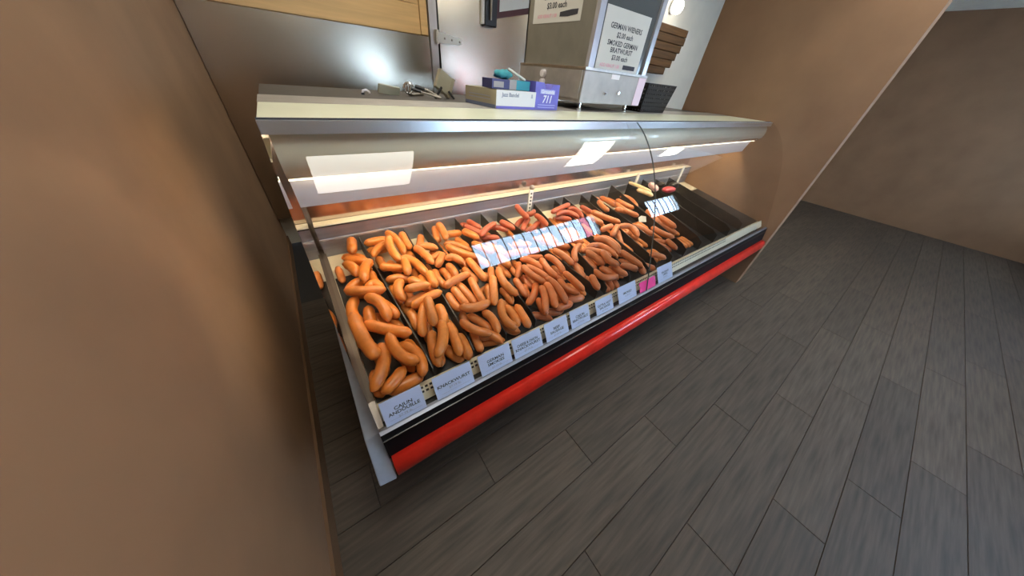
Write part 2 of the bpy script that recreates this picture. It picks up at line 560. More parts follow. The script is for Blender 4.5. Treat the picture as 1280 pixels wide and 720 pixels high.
MB().box(-.050, XE, 1.398, 1.445, .932, .938).build('rear_ledge', 'cream', case)
MB().box(-.050, XE, 1.3965, 1.3995, .926, .932).build('ledge_shadow_gap', 'black', case)
MB().box(-.050, XE, 1.3955, 1.3995, .858, .868).build('rear_rib', 'bright_trim', case)
md = MB().box(-.050, XE, 1.445, 1.452, .94, 1.385).build('rear_mirror_door', 'mirror', case)
MB().box(-.06, XE, 1.452, 1.47, .40, 1.385).build('rear_wall', 'steel_dull', case)
MB().box(X0, XE, .945, 1.27, 1.388, TOPZ).build('top_panel', 'cream_top', case, bevel=.003)
MB().box(X0, XE, 1.2705, 1.475, 1.388, TOPZ + .0005).build('top_rear_strip', 'steel_base', case)
MB().box(X0, XE, 1.4755, 2.02, 1.375, 1.408).build('rear_work_shelf', 'shelf_dark', case)
MB().xprism([(.924, 1.386), (.944, 1.386), (.944, 1.4145), (.926, 1.4145)], X0, XE).build('glass_clamp', 'aluminium', case)
MB().box(X0, XE, .9435, .9455, 1.4145, 1.4185).build('clamp_gasket', 'ink', case)
hp = [(.952, 1.386), (.940, 1.365), (.934, 1.340), (.935, 1.315), (.943, 1.292), (.958, 1.274), (.978, 1.264), (.985, 1.270), (.966, 1.282), (.952, 1.298), (.945, 1.318), (.945, 1.342), (.955, 1.366), (.966, 1.386)]
MB().xprism(hp, -.05, XE).build('light_housing', 'housing', case, smooth='sides')
MB().xprism([(.979, 1.262), (.986, 1.269), (1.003, 1.269), (1.003, 1.262)], -.05, XE).build('led_strip', 'led', case)  # housing lip made to glow, added to brighten the front of the trays
MB().xprism([(1.004, 1.262), (1.010, 1.262), (1.036, 1.168), (1.030, 1.166)], -.05, XE).build('lamp_shield', 'acrylic', case)
for i in range(3):
    a = .0 + i * 1.13
    tb = MB().tube([(a, 1.10, 1.262), (a + 1.09, 1.10, 1.262)], .013, 10).build('fluorescent_tube', 'tube', case, smooth=True)
    for q in (a - .012, a + 1.09):
        MB().box(q, q + .014, 1.085, 1.115, 1.25, 1.30).build('lamp_holder', 'white_enamel', tb)
MB().box(-.05, XE, 1.03, 1.30, 1.30, 1.31).build('lamp_reflector', 'white_enamel', case)

# curved front glass (profile measured along the joint of the two sheets)
PY = [0.09660601, 0.15806783, -0.08279385, 0.30984212, 0.50660069]
PZ = [-0.46581551, 0.56700322, -0.25474543, 0.99115324, 0.60365126]
S = np.linspace(0.012, .9307, 33)
GP = list(zip(np.polyval(PY, S), np.polyval(PZ, S)))


def glass_sheet(name, x0, x1):
    mb = MB()
    n = len(GP)
    mb.add([(x, y, z) for x in (x0, x1) for y, z in GP], [(i, n + i, n + i + 1, i + 1) for i in range(n - 1)])
    return mb.build(name, 'case_glass', case, smooth=True)


XJ = 1.42
for a, b in ((-.058, XJ - .003), (XJ + .003, XE - .002)):
    g = glass_sheet('front_glass', a, b)
    for x in ((b, ) if a < 0 else (a, )):
        MB().tube([(x, y, z) for y, z in GP], .0016, 6).build('polished_edge', 'glass_edge', g)
# end glass
eg = MB()
n = len(GP)
eg.add([(-.060, y, z) for y, z in GP] + [(-.060, 1.44, 1.385), (-.060, 1.44, .80), (-.060, .60, .62)], [tuple(range(n + 3))])
eg.build('end_glass', 'case_glass', case)
# blue-grey end panel: sloped nose, flat shoulder running back
pix = lambda p, z: on_plane(p, z, 0, 0)
oN, oC, oB = pix((475, 609), .425), pix((456, 552), .555), pix((438, 457), .575)
iN, iC = pix((494, 600), .425), pix((472, 545), .570)
YBK = 1.46
ep = MB()
out = [(oN[0], oN[1], oN[2]), (oC[0], oC[1], oC[2]), (-.106, YBK, .60), (-.106, YBK, .02), (-.106, .66, .02), (oN[0], oN[1] + .10, oN[2] - .02)]
inn = [(X0, iN[1], iN[2]), (X0, oC[1], oC[2] + .01), (X0, YBK, .61), (X0, YBK, .02), (X0, .66, .02), (X0, iN[1] + .10, iN[2] - .02)]
m_ = len(out)
ep.add(out + inn, [tuple(range(m_)), tuple(range(m_, 2 * m_))[::-1]] + [(i, m_ + i, m_ + (i + 1) % m_, (i + 1) % m_) for i in range(m_)])
ep.build('end_panel', 'blue_grey', case, bevel=.004)
MB().xprism([(.505, .60), (.585, .60), (1.44, .74), (1.44, .80), (.60, .668), (.52, .632)], -.0605, -.044).build('end_trim', 'side_trim', case)
# slotted upright on the rear panel
MB().box(1.172, 1.204, 1.384, 1.3945, .79, .955).build('slotted_upright', 'white_enamel', case)
su = case.children[-1]
for i in range(6):
    MB().box(1.182, 1.193, 1.3825, 1.3845, .803 + i * .0245, .815 + i * .0245).build('slot', 'black', su)
MB().ball((1.20, 1.40, .965), .018, 10, 8).build('upright_cap', 'steel_dull', su)
for i, x in enumerate((2.40, 3.2)):
    MB().box(x, x + .03, 1.384, 1.3945, .79, .955).build('slotted_upright', 'white_enamel', case)

# ------------------------------------------------------------------ tray dividers
TOP = lambda y: .709 + .173 * (y - .57)
DIV = [  # x front, x back, front y, lift front, lift back, what it sits by
    (.158, .112, .60, .000, .000, 'between the Cajun Andouille and Knackwurst trays'),
    (.325, .332, .60, -.004, .000, 'between the Knackwurst and German Smokies trays'),
    (.480, .437, .60, -.004, .004, 'between the German Smokies and cheese and onion trays'),
    (.640, .631, .60, .000, .004, 'between the cheese and onion and beef trays'),
    (.830, .806, .80, -.020, .000, 'in the middle of the beef tray'),
    (1.058, .930, .60, .000, -.010, 'just past the beef sausages'),
    (1.136, 1.230, .60, -.002, .002, 'before the slotted upright'),
    (1.352, 1.428, .60, -.002, .000, 'leaning beside the tray past the slotted upright'),
    (1.530, 1.515, .60, .000, .010, 'behind the bright pink card'),
    (1.620, 1.710, .60, .002, .000, 'behind the last white card'),
    (1.80, 1.834, .60, .006, -.010, 'near the cream paper tag'),
    (1.98, 2.060, .60, .010, .040, 'under the pale meat sticks'),
    (2.20, 2.300, .60, .014, .060, 'standing highest beside the pale meat sticks'),
    (2.45, 2.52, .60, .014, .040, 'beside the red meat packs'),
    (2.70, 2.75, .60, .010, .020, 'past the red meat packs in the empty end of the case'),
    (2.95, 3.00, .60, .010, .010, 'last before the brown end wall'),
]
for xf, xb, yf, lf, lb, where in DIV:
    yb = 1.392
    ys = [yf, yf + .03, yb]
    prof = [(yf, DK(yf) + .002), (yb, DK(yb) + .002), (yb, TOP(yb) + lb), (yf + .05, TOP(yf + .05) + lf), (yf, TOP(yf) - .018 + lf)]
    q = lambda y: xf + (xb - xf) * (y - .60) / (yb - .60)
    t = .0022
    vs = [(q(y) - t, y, z) for y, z in prof] + [(q(y) + t, y, z) for y, z in prof]
    k = len(prof)
    fs = [tuple(range(k))[::-1], tuple(range(k, 2 * k))] + [(i, (i + 1) % k, k + (i + 1) % k, k + i) for i in range(k)]
    o = MB().add(vs, fs).build('tray_divider', 'black_plastic', None, origin=((xf + xb) / 2, 1.0, DK(1.0)))
    tag(o, 'black plastic tray divider ' + where, 'divider', 'black dividers between the sausage trays')

# ------------------------------------------------------------------ sausages
# each: layer, then end / middle / end as seen in the photograph (x, y)
TRAYS = [
    ('andouille', ('plump orange sausage', 'Cajun Andouille tray'), 'Cajun Andouille sausages', [
        (1, 432, 324, 448, 324.5, 461, 327), (0, 436, 318, 447, 317, 457, 319), (1, 440, 301, 440.5, 310, 441, 319),
        (0, 442, 331, 450, 331, 459, 332), (1, 431, 335, 442, 338, 447, 349), (2, 466, 329, 457, 339, 457, 355),
        (1, 469, 335, 471, 345, 479, 352), (1, 437, 361, 443, 353, 452, 350), (1, 446, 361, 457, 358.5, 467, 361),
        (2, 432, 369, 458, 370, 483, 367), (1, 468, 361, 475, 356, 483, 362), (0, 481, 356, 487, 367, 493, 380),
        (1, 445, 374, 439, 393, 452, 408), (2, 458, 377, 477, 383, 487, 406), (1, 480, 376, 494, 383, 506, 396),
        (1, 486, 388, 499, 401, 511, 416), (1, 460, 384, 462, 398, 465, 411), (0, 469, 391, 473, 400, 478, 409),
        (2, 456, 409, 483, 417, 514, 421), (0, 446, 410, 449, 420, 452, 432), (1, 434, 412, 450, 449, 466, 468),
        (1, 452, 428, 466, 441, 474, 468), (2, 481, 437, 487, 459, 473, 496), (2, 485, 436, 500, 464, 524, 471),
        (2, 497, 430, 521, 442, 527, 470), (0, 498, 440, 508, 450, 518, 463), (1, 504, 470, 494, 484, 483, 494),
        (0, 528, 478, 505, 490, 480, 501), (0, 512, 420, 523, 436, 531, 452), (0, 466, 470, 471, 483, 474, 492),
        (1, 452, 430, 447, 420, 443, 414)]),
    ('knackwurst', ('short orange sausage', 'Knackwurst tray'), 'Knackwurst sausages', [
        (1, 454, 306, 468, 302, 483, 300), (0, 456, 311, 464, 311, 473, 309), (1, 467, 323, 473, 313, 486, 306),
        (2, 482, 294, 495, 301, 506, 320), (2, 488, 302, 491, 318, 502, 332), (1, 503, 293, 508, 303, 514, 313),
        (0, 504, 309, 510, 315, 517, 322), (0, 474, 321, 478, 328, 482, 335), (1, 484, 323, 489, 328, 495, 335),
        (1, 474, 337, 488, 336, 506, 338), (1, 488, 346, 497, 342.5, 508, 344), (1, 483, 352, 497, 348.5, 512, 351),
        (2, 501, 329, 516, 323, 539, 344), (1, 507, 333, 509, 341, 511, 352), (0, 517, 331, 519, 342, 516, 354),
        (1, 527, 340, 531, 354, 546, 366), (1, 536, 346, 540, 355, 545, 364), (1, 511, 354, 523, 359, 537, 367),
        (2, 509, 371, 521, 367, 537, 364), (2, 505, 353, 499, 364, 508, 378), (2, 516, 387, 532, 376, 553, 367),
        (0, 512, 381, 518, 378, 526, 374), (0, 506, 380, 511, 385, 516, 391), (0, 514, 392, 519, 402, 523, 415),
        (1, 532, 385, 527, 405, 529, 426), (2, 537, 381, 542, 398, 546, 417), (2, 547, 382, 555, 394, 555, 413),
        (0, 557, 402, 563, 407, 566, 413), (1, 539, 417, 539, 433, 547, 461), (2, 556, 416, 560, 436, 552, 463),
        (2, 563, 411, 571, 430, 578, 452), (1, 573, 417, 583, 432, 588, 449), (0, 546, 428, 550, 440, 553, 452),
        (0, 563, 446, 570, 453, 578, 456), (0, 533, 403, 535, 412, 537, 422)]),
    ('smokie', ('slim orange sausage', 'German Smokies tray'), 'German Smokies sausages', [
        (0, 526, 293, 525, 303, 523, 312), (1, 526, 311, 533, 310, 541, 312), (2, 518, 314, 529, 320, 542, 334),
        (0, 540, 310, 543, 317, 546, 324), (1, 539, 327, 547, 322, 555, 317), (1, 557, 320, 554, 329, 549, 337),
        (1, 559, 331, 567, 329, 576, 335), (1, 542, 335, 545, 347, 559, 358), (1, 548, 334, 557, 339, 563, 351),
        (1, 559, 333, 566, 338, 571, 348), (2, 557, 362, 570, 353, 588, 345), (1, 560, 367, 566, 379, 576, 389),
        (2, 565, 359, 574, 370, 585, 384), (1, 573, 357, 584, 368, 595, 383), (2, 588, 349, 596, 365, 606, 383),
        (0, 575, 352, 583, 358, 589, 368), (0, 575, 336, 578, 342, 581, 349), (2, 575, 389, 594, 390, 612, 382),
        (2, 576, 404, 593, 416, 614, 420), (1, 585, 396, 601, 405, 615, 417), (1, 602, 395, 614, 403, 622, 421),
        (1, 611, 426, 617, 423, 624, 428), (0, 599, 423, 603, 432, 607, 440), (0, 609, 429, 616, 428, 624, 427),
        (0, 579, 393, 581, 399, 584, 405)]),
    ('cheese', ('tan-orange sausage', 'cheese and onion tray'), 'cheese and onion sausages', [
        (1, 541, 281, 543, 291, 546, 300), (2, 547, 281, 553, 289, 558, 301), (1, 559, 291, 568, 290, 576, 289),
        (1, 555, 305, 570, 305, 590, 313), (2, 558, 309, 574, 317, 596, 324), (0, 571, 298, 577, 302, 584, 307),
        (0, 583, 301, 588, 303, 594, 306), (1, 568, 322, 576, 327, 582, 334), (2, 584, 326, 595, 338, 607, 353),
        (1, 579, 335, 587, 343, 597, 353), (0, 599, 362, 604, 359, 610, 356), (0, 609, 357, 611, 370, 614, 383),
        (2, 617, 348, 618, 365, 619, 384), (2, 623, 337, 630, 356, 647, 371), (0, 604, 342, 611, 346, 615, 353),
        (1, 616, 335, 617, 343, 617, 350), (2, 626, 374, 629, 397, 646, 409), (1, 632, 382, 641, 393, 649, 407),
        (1, 644, 383, 653, 397, 661, 411), (0, 622, 403, 632, 411, 647, 416), (0, 627, 366, 632, 370, 637, 378),
        (0, 633, 376, 638, 381, 644, 386), (1, 590, 309, 603, 316, 617, 322), (1, 598, 322, 606, 328, 616, 334),
        (0, 607, 305, 618, 310, 630, 318), (1, 622, 318, 629, 325, 638, 334)]),
    ('red', ('reddish sausage', 'beef tray'), 'reddish sausages at the back of the beef tray', [
        (1, 573, 277.5, 580, 277, 586, 282), (1, 585, 279, 592, 284, 600, 288), (2, 579, 283, 592, 289, 605, 294),
        (0, 593, 294, 596, 299, 600, 304), (2, 601, 301, 607.5, 292, 619, 285), (1, 615, 284, 622, 283.5, 629, 287),
        (2, 625, 284, 632, 286.5, 641, 292), (0, 614, 292, 623, 291.5, 632, 295), (0, 611, 298, 620, 296, 630, 298)]),
    ('beef', ('pinkish orange sausage', 'beef tray'), 'beef sausages', [
        (1, 647, 328, 649, 337, 646, 348), (1, 650, 328, 663, 330, 677, 341), (2, 656, 333, 671, 339, 686, 350),
        (2, 653, 336, 663, 347, 682, 358), (1, 643, 349, 650, 359, 658, 372), (2, 671, 350, 669, 364, 660, 378),
        (2, 676, 324, 684, 337, 696, 348), (2, 681, 320, 695, 327, 705, 342), (2, 675, 360, 681, 373, 681, 393),
        (2, 683, 360, 691, 373, 696, 391), (2, 682, 353, 696, 364, 708, 385), (2, 703, 345, 714, 354, 728, 368),
        (1, 698, 352, 708, 363, 724, 369), (0, 709, 374, 717, 373, 726, 371), (0, 689, 348, 696, 350, 701, 356),
        (0, 673, 378, 676, 386, 681, 394), (0, 684, 391, 690, 392, 699, 391), (0, 697, 389, 702, 387, 708, 385),
        (0, 670, 397, 676, 397, 684, 399), (0, 657, 356, 659, 364, 662, 371), (0, 652, 345, 656, 350, 661, 356),
        (0, 658, 322, 668, 322, 678, 321), (1, 670, 326, 675, 333, 681, 341), (0, 705, 360, 711, 366, 718, 371),
        (1, 634, 322, 642, 320, 652, 318), (1, 655, 314, 664, 314, 675, 312), (1, 641, 307, 652, 306, 664, 305),
        (1, 668, 300, 679, 303, 690, 308)]),
    ('brown', ('brownish sausage', 'narrow tray'), 'brownish sausages in the narrow tray', [
        (2, 689, 313, 702, 320, 715, 332), (1, 725, 310, 717, 319, 719, 332), (1, 717, 327, 724, 338, 731, 348),
        (0, 733, 346, 738, 352, 744, 359), (0, 745, 362, 747, 367, 750, 372), (0, 709, 309, 716, 310, 724, 312),
        (1, 694, 306, 703, 306, 713, 308)]),
    ('red', ('dark red sausage', 'upright heap'), 'dark red sausages by the slotted upright', [
        (2, 640, 254, 646, 262, 655, 270), (1, 657, 271, 649, 275, 644, 284), (1, 662, 272, 657, 279, 654, 287),
        (2, 668, 270, 676, 274, 684, 283), (1, 672, 275, 666, 282, 656, 287), (1, 656, 271, 663, 272, 667, 267),
        (0, 674, 276, 677, 280, 680, 285)]),
    ('brown', ('plump brownish sausage', 'extra hot tray'), 'plump sausages behind the extra hot card', [
        (2, 727, 314, 742, 313, 764, 320), (2, 732, 310, 751, 308, 772, 322), (2, 743, 302, 760, 305, 774, 320),
        (2, 749, 297, 763, 301, 775, 313), (1, 725, 321, 734, 330, 742, 337), (1, 731, 320, 743, 328, 753, 337),
        (2, 750, 321, 757, 333, 770, 339), (1, 763, 323, 770, 333, 776, 342), (2, 743, 338, 755, 348, 772, 345),
        (2, 772, 339, 778, 345, 786, 349), (1, 777, 338, 784, 339, 791, 341), (0, 755, 352, 760, 358, 765, 363),
        (0, 765, 348, 769, 356, 773, 364), (0, 773, 352, 777, 357, 781, 363), (0, 753, 339, 758, 342, 764, 345),
        (1, 750, 295, 757, 292, 764, 289), (1, 760, 301, 763, 294, 767, 288), (1, 770, 288, 772, 297, 775, 307),
        (2, 773, 315, 786, 323, 802, 335), (1, 774, 323, 784, 328, 795, 334), (1, 797, 328, 801, 333, 805, 339)]),
    ('red', ('long reddish sausage', 'far upright tray'), 'long reddish sausages past the upright', [
        (2, 688, 269, 700, 263, 713, 257), (2, 695, 270, 708, 266, 723, 273), (1, 694, 272, 703, 271, 715, 274),
        (2, 711, 260, 720, 260.5, 730, 271), (1, 725, 258, 733, 262, 742, 268)]),
    ('brown', ('tan sausage', 'paper-tag tray'), 'tan sausages around the cream paper tag', [
        (2, 738, 265, 756, 273, 776, 280), (0, 762, 268, 770, 269, 778, 272), (2, 768, 283, 789, 284, 800, 299),
        (1, 780, 291, 790, 292, 797, 298), (1, 788, 282, 804, 289, 814, 294), (2, 773, 246, 785, 249, 795, 261),
        (2, 770, 250, 781, 256, 792, 261), (2, 768, 255, 780, 264, 797, 271), (1, 759, 248, 764, 250, 770, 253),
        (0, 743, 247, 747, 251, 751, 255), (1, 748, 251, 753, 258, 761, 264), (1, 750, 247, 761, 253, 770, 259),
        (1, 791, 262, 800, 266, 808, 269), (1, 732, 275, 742, 280, 752, 286)]),
    ('brown', ('thick tan sausage', 'joint-side tray'), 'thick tan sausages past the glass joint', [
        (2, 808, 264, 814, 271, 824, 280), (1, 805, 269, 813, 276, 822, 282), (2, 819, 270, 830, 276, 844, 286),
        (1, 818, 277, 832, 282, 846, 291), (2, 817, 283, 829, 290, 845, 296), (0, 833, 272, 839, 276, 848, 281),
        (0, 817, 300, 825, 301, 833, 303), (1, 832, 301, 838, 306, 845, 313), (0, 826, 305, 831, 307, 836, 310),
        (1, 819, 328, 826, 329, 834, 332), (0, 814, 336, 820, 338, 826, 340)]),
]
LAY = {0: -.024, 1: -.008, 2: .012}
items = []
for ti, (kind, label, group, rows) in enumerate(TRAYS):
    rad = SAUS[kind][1] * 1.10
    for row in rows:
        lay = row[0]
        z0 = .704 + LAY[lay]
        P = [on_plane((row[i], row[i + 1]), z0, .173, .57) for i in (1, 3, 5)]
        a, m, b = P
        L = np.linalg.norm(b - m) + np.linalg.norm(m - a)
        Lmin, Lmax = (.105, .215)
        k = 1.0
        if L < Lmin:
            k = Lmin / L
        elif L > Lmax:
            k = Lmax / L
        c = (a + b) / 2 if k < 1 else m
        a, m, b = [c + (p - c) * k for p in (a, m, b)]
        if k > 1.25:
            for p in (a, m, b):
                p[2] -= .008
        items.append(dict(a=a, m=m, b=b, r=rad * random.uniform(.93, 1.06), kind=kind, label=label, group=group, lay=lay))


def spine(a, m, b, n):
    c = 2 * m - (a + b) / 2
    t = np.linspace(0, 1, n)[:, None]
    return (1 - t) ** 2 * a + 2 * t * (1 - t) * c + t ** 2 * b


# ease the sausages apart where they interpenetrate
NS = 7
SP = np.stack([spine(i['a'], i['m'], i['b'], NS + 2)[1:-1] for i in items])
RD = np.array([i['r'] for i in items])
N = len(items)
OFF = np.zeros((N, 3))
idx = np.repeat(np.arange(N), NS)
for it in range(70):
    Q = (SP + OFF[:, None, :]).reshape(-1, 3)
    d = Q[:, None, :] - Q[None, :, :]
    dist = np.sqrt((d ** 2).sum(-1)) + 1e-9
    want = (RD[idx][:, None] + RD[idx][None, :]) * .95
    over = np.clip(want - dist, 0, None)
    over[idx[:, None] == idx[None, :]] = 0
    push = (d / dist[..., None] * over[..., None])
    w = push.sum(1).reshape(N, NS, 3).sum(1)
    cnt = (over > 0).sum(1).reshape(N, NS).sum(1)
    step = w / np.maximum(cnt, 1)[:, None]
    step[:, 2] *= 1.25
    OFF += .38 * step
    OFF[:, :2] *= .94
    # keep behind the cards, in front of the rear panel, inside the end trim
    PX = SP + OFF[:, None, :]
    r1 = RD[:, None]
    OFF[:, 1] += np.clip(.520 + .5875 * (PX[:, :, 2] - .62) + r1 - PX[:, :, 1], 0, None).max(1)
    OFF[:, 1] += .5 * np.where(PX[:, :, 2] - r1 < .664, np.clip(.587 + r1 - PX[:, :, 1], 0, None), 0).max(1)
    OFF[:, 1] -= np.clip(PX[:, :, 1] - (1.385 - r1), 0, None).max(1)
    OFF[:, 0] += np.clip(-.043 + r1 - PX[:, :, 0], 0, None).max(1)
    # off the dividers: slide aside, or ride over where a sausage crosses one
    for xf, xb, yf, lf, lb, _w in DIV:
        fy = (PX[:, :, 1] - .60) / .792
        gap = PX[:, :, 0] - (xf + (xb - xf) * fy)
        top = TOP(PX[:, :, 1]) + lf + (lb - lf) * fy
        side = np.where(np.median(gap, axis=1) >= 0, 1.0, -1.0)[:, None]
        live = (PX[:, :, 2] - .6 * r1 < top) & (PX[:, :, 1] > yf)
        need = np.where(live, np.clip(r1 + .003 - gap * side, 0, None), 0)
        cross = need.max(1) > 1.5 * RD
        OFF[:, 0] += np.where(cross, 0, .8 * need.max(1)) * side[:, 0]
        OFF[:, 2] += np.where(cross, .6 * np.where(need > 0, np.clip(top + r1 - PX[:, :, 2], 0, None), 0).max(1), 0)
    # rest above the deck
    zmin = ((SP[:, :, 2] + OFF[:, None, 2]) - DK(SP[:, :, 1] + OFF[:, None, 1])).min(1)
    OFF[:, 2] += np.clip(RD + .001 - zmin, 0, None)


def sausage_mesh(mb, a, m, b, r, rings=11, seg=10):
    t = (1 - np.cos(np.linspace(0.0, math.pi, rings))) / 2
    c = 2 * m - (a + b) / 2
    pts = [(1 - s) ** 2 * a + 2 * s * (1 - s) * c + s ** 2 * b for s in t]
    L = np.linalg.norm(b - a) + 1e-6
    rr = []
    for s in t:
        e = min(s, 1 - s) * L / (r * 1.15)
        rr.append(r * (math.sqrt(max(0, 1 - (1 - e) ** 2)) if e < 1 else 1.0))
    rr[0] = rr[-1] = r * .22
    d0 = (pts[0] - pts[1]); d1 = (pts[-1] - pts[-2])
    pts[0] = pts[0] + d0 / (np.linalg.norm(d0) + 1e-9) * r * .10
    pts[-1] = pts[-1] + d1 / (np.linalg.norm(d1) + 1e-9) * r * .10
    mb.tube(pts, rr, seg)


for k, i in enumerate(items):
    a, m, b = [p + OFF[k] for p in (i['a'], i['m'], i['b'])]
    mb = MB()
    sausage_mesh(mb, a, m, b, i['r'])
    o = mb.build('sausage', 'sausage_' + i['kind'], None, smooth=True, origin=tuple(m))
    v = np.abs(b - a)
    way = 'lying crosswise' if v[0] > 1.6 * v[1] else ('lying lengthwise' if v[1] > 1.6 * v[0] else 'lying aslant')
    deep = ('half hidden', 'wedged', 'on top')[i['lay']]
    zone = 'at the front of' if m[1] < .78 else ('at the rear of' if m[1] > 1.08 else 'in the middle of')
    tag(o, '%s %s %s %s the %s' % (i['label'][0], way, deep, zone, i['label'][1]), 'sausage', i['group'])

# the covered layer underneath
rg = random.Random(3)
ED = [(-.04, -.04, 0)] + list(DIV[:13])
um = MB()
ALLP = (SP + OFF[:, None, :]).reshape(-1, 3)
for d0, d1 in zip(ED[:-1], ED[1:]):
    far = 1.20 if d1[1] < 1.75 else 1.02
    y = .625
    while y < far:
        ex = [d[0] + (d[1] - d[0]) * (yy - .60) / .792 for d in (d0, d1) for yy in (y, y + .135)]
        x0, x1 = max(ex[0], ex[1]) + .004, min(ex[2], ex[3]) - .004
        w = x1 - x0
        k = int(w / .0365)
        for j in range(k):
            cx = x0 + w * (j + .5) / k
            L = rg.uniform(.10, .12)
            yc = y + .066 + rg.uniform(-.004, .004)
            p = [np.array((cx, yc + q * L / 2, DK(yc + q * L / 2) + .0182)) for q in (-1, 0, 1)]
            if (np.linalg.norm(ALLP - p[1], axis=1) < .0365).any() or min((np.linalg.norm(ALLP - p[q], axis=1)).min() for q in (0, 2)) < .031:
                continue
            sausage_mesh(um, p[0], p[1], p[2], .0160, 8, 8)
        y += .135
o = um.build('sausage_underlayer', 'sausage_smokie', None, smooth=True)
o['kind'] = 'stuff'
tag(o, 'covered layer of orange sausages lying on the tray floors', 'sausages')

# meat at the far end, cream tag
for i, (p0, p1, r, mt, lab) in enumerate([
        ((786, 228), (814, 240), .013, 'pale_meat', 'thin pale meat stick lying on the tallest black divider'),
        ((796, 237), (816, 245), .017, 'pale_meat', 'thick pale meat stick beside the thinner pale one'),
        ((812, 230), (821, 238), .026, 'pink_meat', 'pinkish white rounded meat piece behind the pale sticks')]):
    a, b = on_plane(p0, .895, .1, 1.3), on_plane(p1, .895, .1, 1.3)
    mb = MB()
    sausage_mesh(mb, a, (a + b) / 2 + np.array((0, 0, .004)), b, r)
    tag(mb.build('meat_stick', mt, None, smooth=True, origin=tuple((a + b) / 2)), lab, 'meat')
for i, (p, sc, mt, lab) in enumerate([
        ((836, 237), (.075, .04, .022), 'red_meat', 'dark red vacuum-packed meat lying past the pale meat sticks'),
        ((826, 231), (.04, .03, .025), 'black_plastic', 'small black wrapped parcel behind the dark red meat pack'),
        ((842, 232), (.06, .03, .03), 'black_plastic', 'large black wrapped parcel against the rear panel')]):
    c = on_plane(p, .885, .1, 1.3)
    mb = MB().ball((0, 0, 0), 1, 14, 8)
    mb.v = [(c[0] + math.copysign(abs(x) ** .7, x) * sc[0], c[1] + math.copysign(abs(y) ** .7, y) * sc[1], c[2] + math.copysign(abs(z) ** .8, z) * sc[2]) for x, y, z in mb.v]
    tag(mb.build('meat_pack', mt, None, smooth=True, origin=tuple(c)), lab, 'meat pack')
c = on_plane((803, 274), .77, .173, .57)
mf = frame_of(tuple(c), (.9, -.3, .05), (.2, .6, .7))
o = MB().zprism([(-.030, -.018), (.028, -.022), (.032, .016), (-.006, .026), (-.032, .014)], 0, .0015, mf).build('paper_tag', 'cream', None, origin=tuple(c))
tag(o, 'small cream paper tag lying among the tan sausages', 'tag')

# ------------------------------------------------------------------ price cards
cy0, cz0 = .516, .6235
cdir = Vector((0, .047, .080)).normalized()
CARDS = [
    (-.037, .096, .088, 'card', ['CAJUN', 'ANDOUILLE'], '$7.79 lb.', 'white card reading CAJUN ANDOUILLE at the blue-grey end panel'),
    (.136, .283, .086, 'card', ['KNACKWURST'], '$7.19 lb.', 'white card reading KNACKWURST'),
    (.316, .460, .086, 'card', ['GERMAN', 'SMOKIES'], '$7.19 lb.', 'white card reading GERMAN SMOKIES'),
    (.474, .624, .086, 'card', ['CHEESE & ONION', 'KNACKWURST'], '$7.79 lb.', 'white card reading CHEESE & ONION KNACKWURST'),
    (.648, .785, .086, 'card', ['BEEF', 'SAUSAGE'], '$7.79 lb.', 'white card reading BEEF SAUSAGE'),
    (.806, .935, .088, 'card', ['CAJUN', 'BRATWURST'], '$7.79 lb.', 'white card reading CAJUN BRATWURST'),
    (.985, 1.118, .080, 'card', ['EXTRA HOT', 'SAUSAGE'], '$7.79 lb.', 'white card reading EXTRA HOT SAUSAGE'),
    (1.166, 1.326, .092, 'card', ['SMOKED'], '$7.99 lb.', 'white card with one line of lettering next to the pink card'),
    (1.362, 1.520, .062, 'card_pink', [], '', 'blank bright pink card with torn edges'),
    (1.550, 1.715, .100, 'card', ['SAUSAGE', 'LINKS'], '$7.99 lb.', 'tall white card just past the pink card'),
]
for x0, x1, h, mt, lines, price, lab in CARDS:
    fr = frame_of((x0, cy0, cz0), (1, 0, 0), tuple(cdir))
    w = x1 - x0
    t = thing('price_card', lab, 'price card', (x0 + w / 2, cy0, cz0), 'price cards along the front of the case')
    if mt == 'card_pink':
        rr = random.Random(5)
        prof = [(0, 0), (w, 0)]
        prof += [(w + rr.uniform(-.005, .004), h * q) for q in (.15, .3, .45, .6, .75, .9)]
        prof += [(w * (1 - q) + rr.uniform(-.002, .002), h + rr.uniform(-.003, .003)) for q in (.0, .2, .4, .6, .8, 1.0)]
        prof += [(rr.uniform(-.004, .004), h * q) for q in (.8, .6, .4, .2)]
        MB().zprism(prof, 0, .0012, fr).build('sheet', mt, t)
        continue
    MB().zprism([(0, 0), (w, 0), (w, h), (0, h)], 0, .0016, fr).build('sheet', mt, t)
    ty = h * .56 if len(lines) > 1 else h * .50
    for i, ln in enumerate(lines):
        sz = .0165
        est = len(ln) * sz * .66
        sq = min(1.18, (w * .84) / est)
        text_mesh('lettering', ln, sz, 'ink', t, fr, w * .5, ty - i * .0155, .002, sq)
    text_mesh('price_lettering', price, .0125, 'ink_grey', t, fr, w * .5, ty - len(lines) * .0155 - .001, .002, 1.1)
    text_mesh('small_print', 'net weight per pound', .006, 'ink_grey', t, fr, w * .55, h * .10 + .004, .002, 1.0) if False else None
    MB().zprism([(w * .12, h * .155), (w * .9, h * .155), (w * .9, h * .165), (w * .12, h * .165)], .0017, .002, fr).build('ruled_line', 'ink_grey', t)

